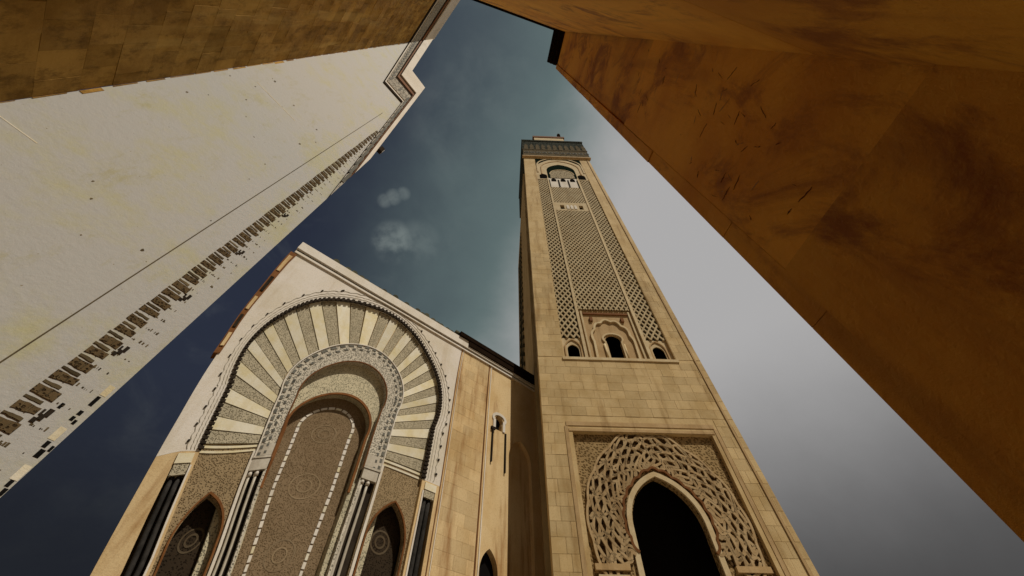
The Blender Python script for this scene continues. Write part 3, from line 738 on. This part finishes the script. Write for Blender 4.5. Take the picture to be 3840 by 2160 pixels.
# vertical frieze of stacked carved motifs, fine ornament beside it, little windows by the edge
def multi(name, boxes, mt):
    vs, fs = [], []
    for (u0, u1, z0, z1, dd) in boxes:
        b_ = len(vs); vs += [(u0, z0, -.02), (u1, z0, -.02), (u1, z1, -.02), (u0, z1, -.02), (u0, z0, dd), (u1, z0, dd), (u1, z1, dd), (u0, z1, dd)]
        fs += [tuple(i_+b_ for i_ in f) for f in BOXF]
    return obj(name, SF.pts(vs), fs, mat[mt], lb)
z = 5.5; i = 0
while z < 37:
    pitch = .46+max(0, z-12)*.006
    th = pitch*(.50 if i % 2 == 0 else .14); top = (1.09 if i % 2 == 0 else 1.0)-max(0, (z-26))*.02+random.uniform(-.03, .03); u0 = .60+random.uniform(-.015, .02)
    wob = lambda k: random.uniform(-.04, .04)*k
    A = [(u0+(top-u0)*t, z+th+wob(pitch*.8)) for t in (0, .2, .4, .6, .8, 1)]
    B = [(u0+(top-u0)*t, z+wob(pitch*.8)+(.10*pitch if i % 4 == 0 else -.05*pitch)*t) for t in (0, .2, .4, .6, .8, 1)]
    SF.quadstrip('carved_motif', A, B, -.02, random.uniform(.012, .025), mat['carvebar' if i % 2 == 0 else 'chip'], lb)
    if i % 2 == 0:
        for t in (.28, .62):
            SF.box('motif_rib', u0+(top-u0)*t-.012, u0+(top-u0)*t+.012, z+th*.12, z+th*.88, .01, .03, mat['chip'], lb)
    z += pitch*(.68 if i % 2 == 0 else .36); i += 1
z = 5.5
while z < 36:
    for _ in range(7):
        u = 1.06+.5*random.random()**1.8; s_ = random.uniform(.012, .045)
        SF.box('ornament_chip', u, u+s_, z, z+random.uniform(.03, .11), -.02, random.uniform(.004, .010), mat['chip'], lb)
    z += random.uniform(.46, .66)
for zz in (7.3, 9.6, 12.3, 15.6, 19.5):
    multi('carved_leaf', [(1.10, 1.2, zz, zz+.12, .02), (1.16, 1.27, zz+.1, zz+.24, .025), (1.22, 1.31, zz+.22, zz+.42, .02), (1.12, 1.17, zz+.2, zz+.36, .015)], 'dark')
for u, zz, wd, hh in ((1.20, 7.55, .10, .17), (1.27, 7.80, .07, .15), (1.70, 8.15, .09, .30), (1.68, 7.84, .09, .13), (1.66, 7.66, .08, .12), (1.76, 7.6, .07, .12),
                      (1.70, 6.92, .09, .16), (1.74, 6.68, .11, .20), (1.86, 6.88, .06, .14), (1.80, 6.0, .08, .14), (1.84, 5.82, .08, .15), (1.72, 5.75, .08, .12)):
    SF.box('small_window', u, u+wd, zz, zz+hh, -.02, .008, mat['black'], lb)
for u, zz in ((1.66, 7.12), (1.76, 6.15), (1.70, 8.5)): SF.box('stone_patch', u, u+.15, zz, zz+.34, -.02, .006, mat['vous_light'], lb)
zr = 31.4+(60-31.4)*(UE-1.78)/UE
fl = thing('floodlight', 'tiny dark floodlight on the sloping end of the white cornice', 'floodlight', SF.pts([(1.75, zr+1.2, -.2)])[0])
SF.box('bracket', 1.72, 1.80, zr-.5, zr+1.6, -.3, -.1, mat['dark'], fl); SF.box('lamp_head', 1.80, 2.15, zr+1.0, zr+1.9, -.35, .0, mat['dark'], fl); SF.box('lens', 2.15, 2.18, zr+1.1, zr+1.8, -.3, -.05, mat['white'], fl)

# ================================================================== RIGHT BUILDING
rb = thing('orange_building', 'dark orange plastered wall towering close by at right', 'building', (12, -4, 0))
RS = .735
Ee = Vector((2.75, 2.15, 0))*RS; dA = Vector((.193, -.981, 0)).normalized(); dB = Vector((1, .29, 0)).normalized()
Bp = lambda x: Vector((x, -.78*RS+.29*x, 0))
Cc = Bp(3.148*RS); Ff = Bp(-10.9)
HR = 24.
prism('wall_body', [(Ee.x+.06, Ee.y), (28, 8.5), (36, -22), (0, -34), (-16, -20), (Ff.x-.3, Ff.y-.15), (Cc.x+.06, Cc.y-.05)], 0, HR-.8, mat['orange'], rb)
FA = Face(Ee, dA); LA = (Cc-Ee).length
for z0, z1, dd in ((0, 4.05, .08), (4.05, 9.05, .035), (9.05, 22.4, -.01)):
    FA.box('plaster_panel', .13, LA+.04, z0, z1-.045, -.07, dd, mat['orange'], rb)
zz = 0
for h in (1.5, 2.1, 1.3, 2.4, 1.7, 3.0, 2.3, 4.0, 4.1):
    FA.box('corner_quoin', -.05, .115, zz, min(zz+h, 22.4)-.006, -.12, random.uniform(.005, .03), mat['orange'], rb); zz += h
FB = Face(Ff, dB); LB = (Cc-Ff).length
for z0, z1, dd in ((0, 5.0, .035), (5.0, 22.9, .015)):
    FB.box('plaster_panel', -.2, LB-.03, z0, z1-.01, -.07, dd, mat['orange'], rb)
# eaves
eo = [Vector((-14.6, -.577-.29*14.6, 0))*RS, Vector((2.60, .18, 0))*RS, Vector((2.27, 1.97, 0))*RS]
ei = [Vector((-14.6, -1.3-.29*14.6, 0))*RS, Vector((3.3, 0.0, 0))*RS, Vector((3.1, 2.14, 0))*RS]
def eband(name, k, z0, z1, mt, par):
    vs = []
    for a, b in zip(eo, ei):
        q = b+(a-b)*k
        vs += [(b.x, b.y, z0), (q.x, q.y, z0), (q.x, q.y, z1), (b.x, b.y, z1)]
    fs = []
    for i in range(2):
        t = i*4
        for j in range(4): fs.append((t+j, t+(j+1) % 4, t+4+(j+1) % 4, t+4+j))
    fs += [(0, 1, 2, 3), (11, 10, 9, 8)]
    return obj(name, vs, fs, mat[mt], par)
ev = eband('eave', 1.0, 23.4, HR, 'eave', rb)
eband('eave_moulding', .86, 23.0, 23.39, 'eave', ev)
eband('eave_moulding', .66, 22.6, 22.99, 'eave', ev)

# weathering scars in the plaster
def scar(f, u, z_, L, ang, dd, mt):
    n = 7; up_, lo_ = [], []
    for i in range(n):
        t = i/(n-1); w_ = .004*math.sin(math.pi*t)*random.uniform(.3, 2.2)+.0006
        x = u+L*(t-.5)*math.cos(ang)+random.uniform(-.005, .005); y = z_+L*(t-.5)*math.sin(ang)+random.uniform(-.005, .005)
        up_.append((x, y+w_)); lo_.append((x, y-w_))
    f.quadstrip('plaster_scar', up_, lo_, dd-.01, dd+.003, mat[mt], rb)
mat['scar_dark'] = stone_mat('scar_dark', (.17, .06, .014), (.11, .04, .01), (.06, .02, .006))
mat['scar_pale'] = stone_mat('scar_pale', (.55, .36, .17), (.5, .3, .12), (.3, .16, .06))
def dpan(z_): return .08 if z_ < 4.0 else (.035 if z_ < 9.0 else -.01)
for i in range(95):
    z_ = random.choice((random.uniform(4.3, 8.9), random.uniform(5, 8.9), random.uniform(9.2, 15)))
    if i % 3 == 0: cu, cz = random.uniform(.3, 1.3), z_
    else: z_ = min(max(cz+random.gauss(0, .4), 4.3), 15)
    if abs(z_-4.05) < .12 or abs(z_-9.05) < .12: continue
    u = min(max(cu+random.gauss(0, .10), .2), 1.45)
    scar(FA, u, z_, random.uniform(.03, .11)*(1+z_*.08), random.gauss(.9, .8), dpan(z_), 'scar_dark' if random.random() < .7 else 'scar_pale')
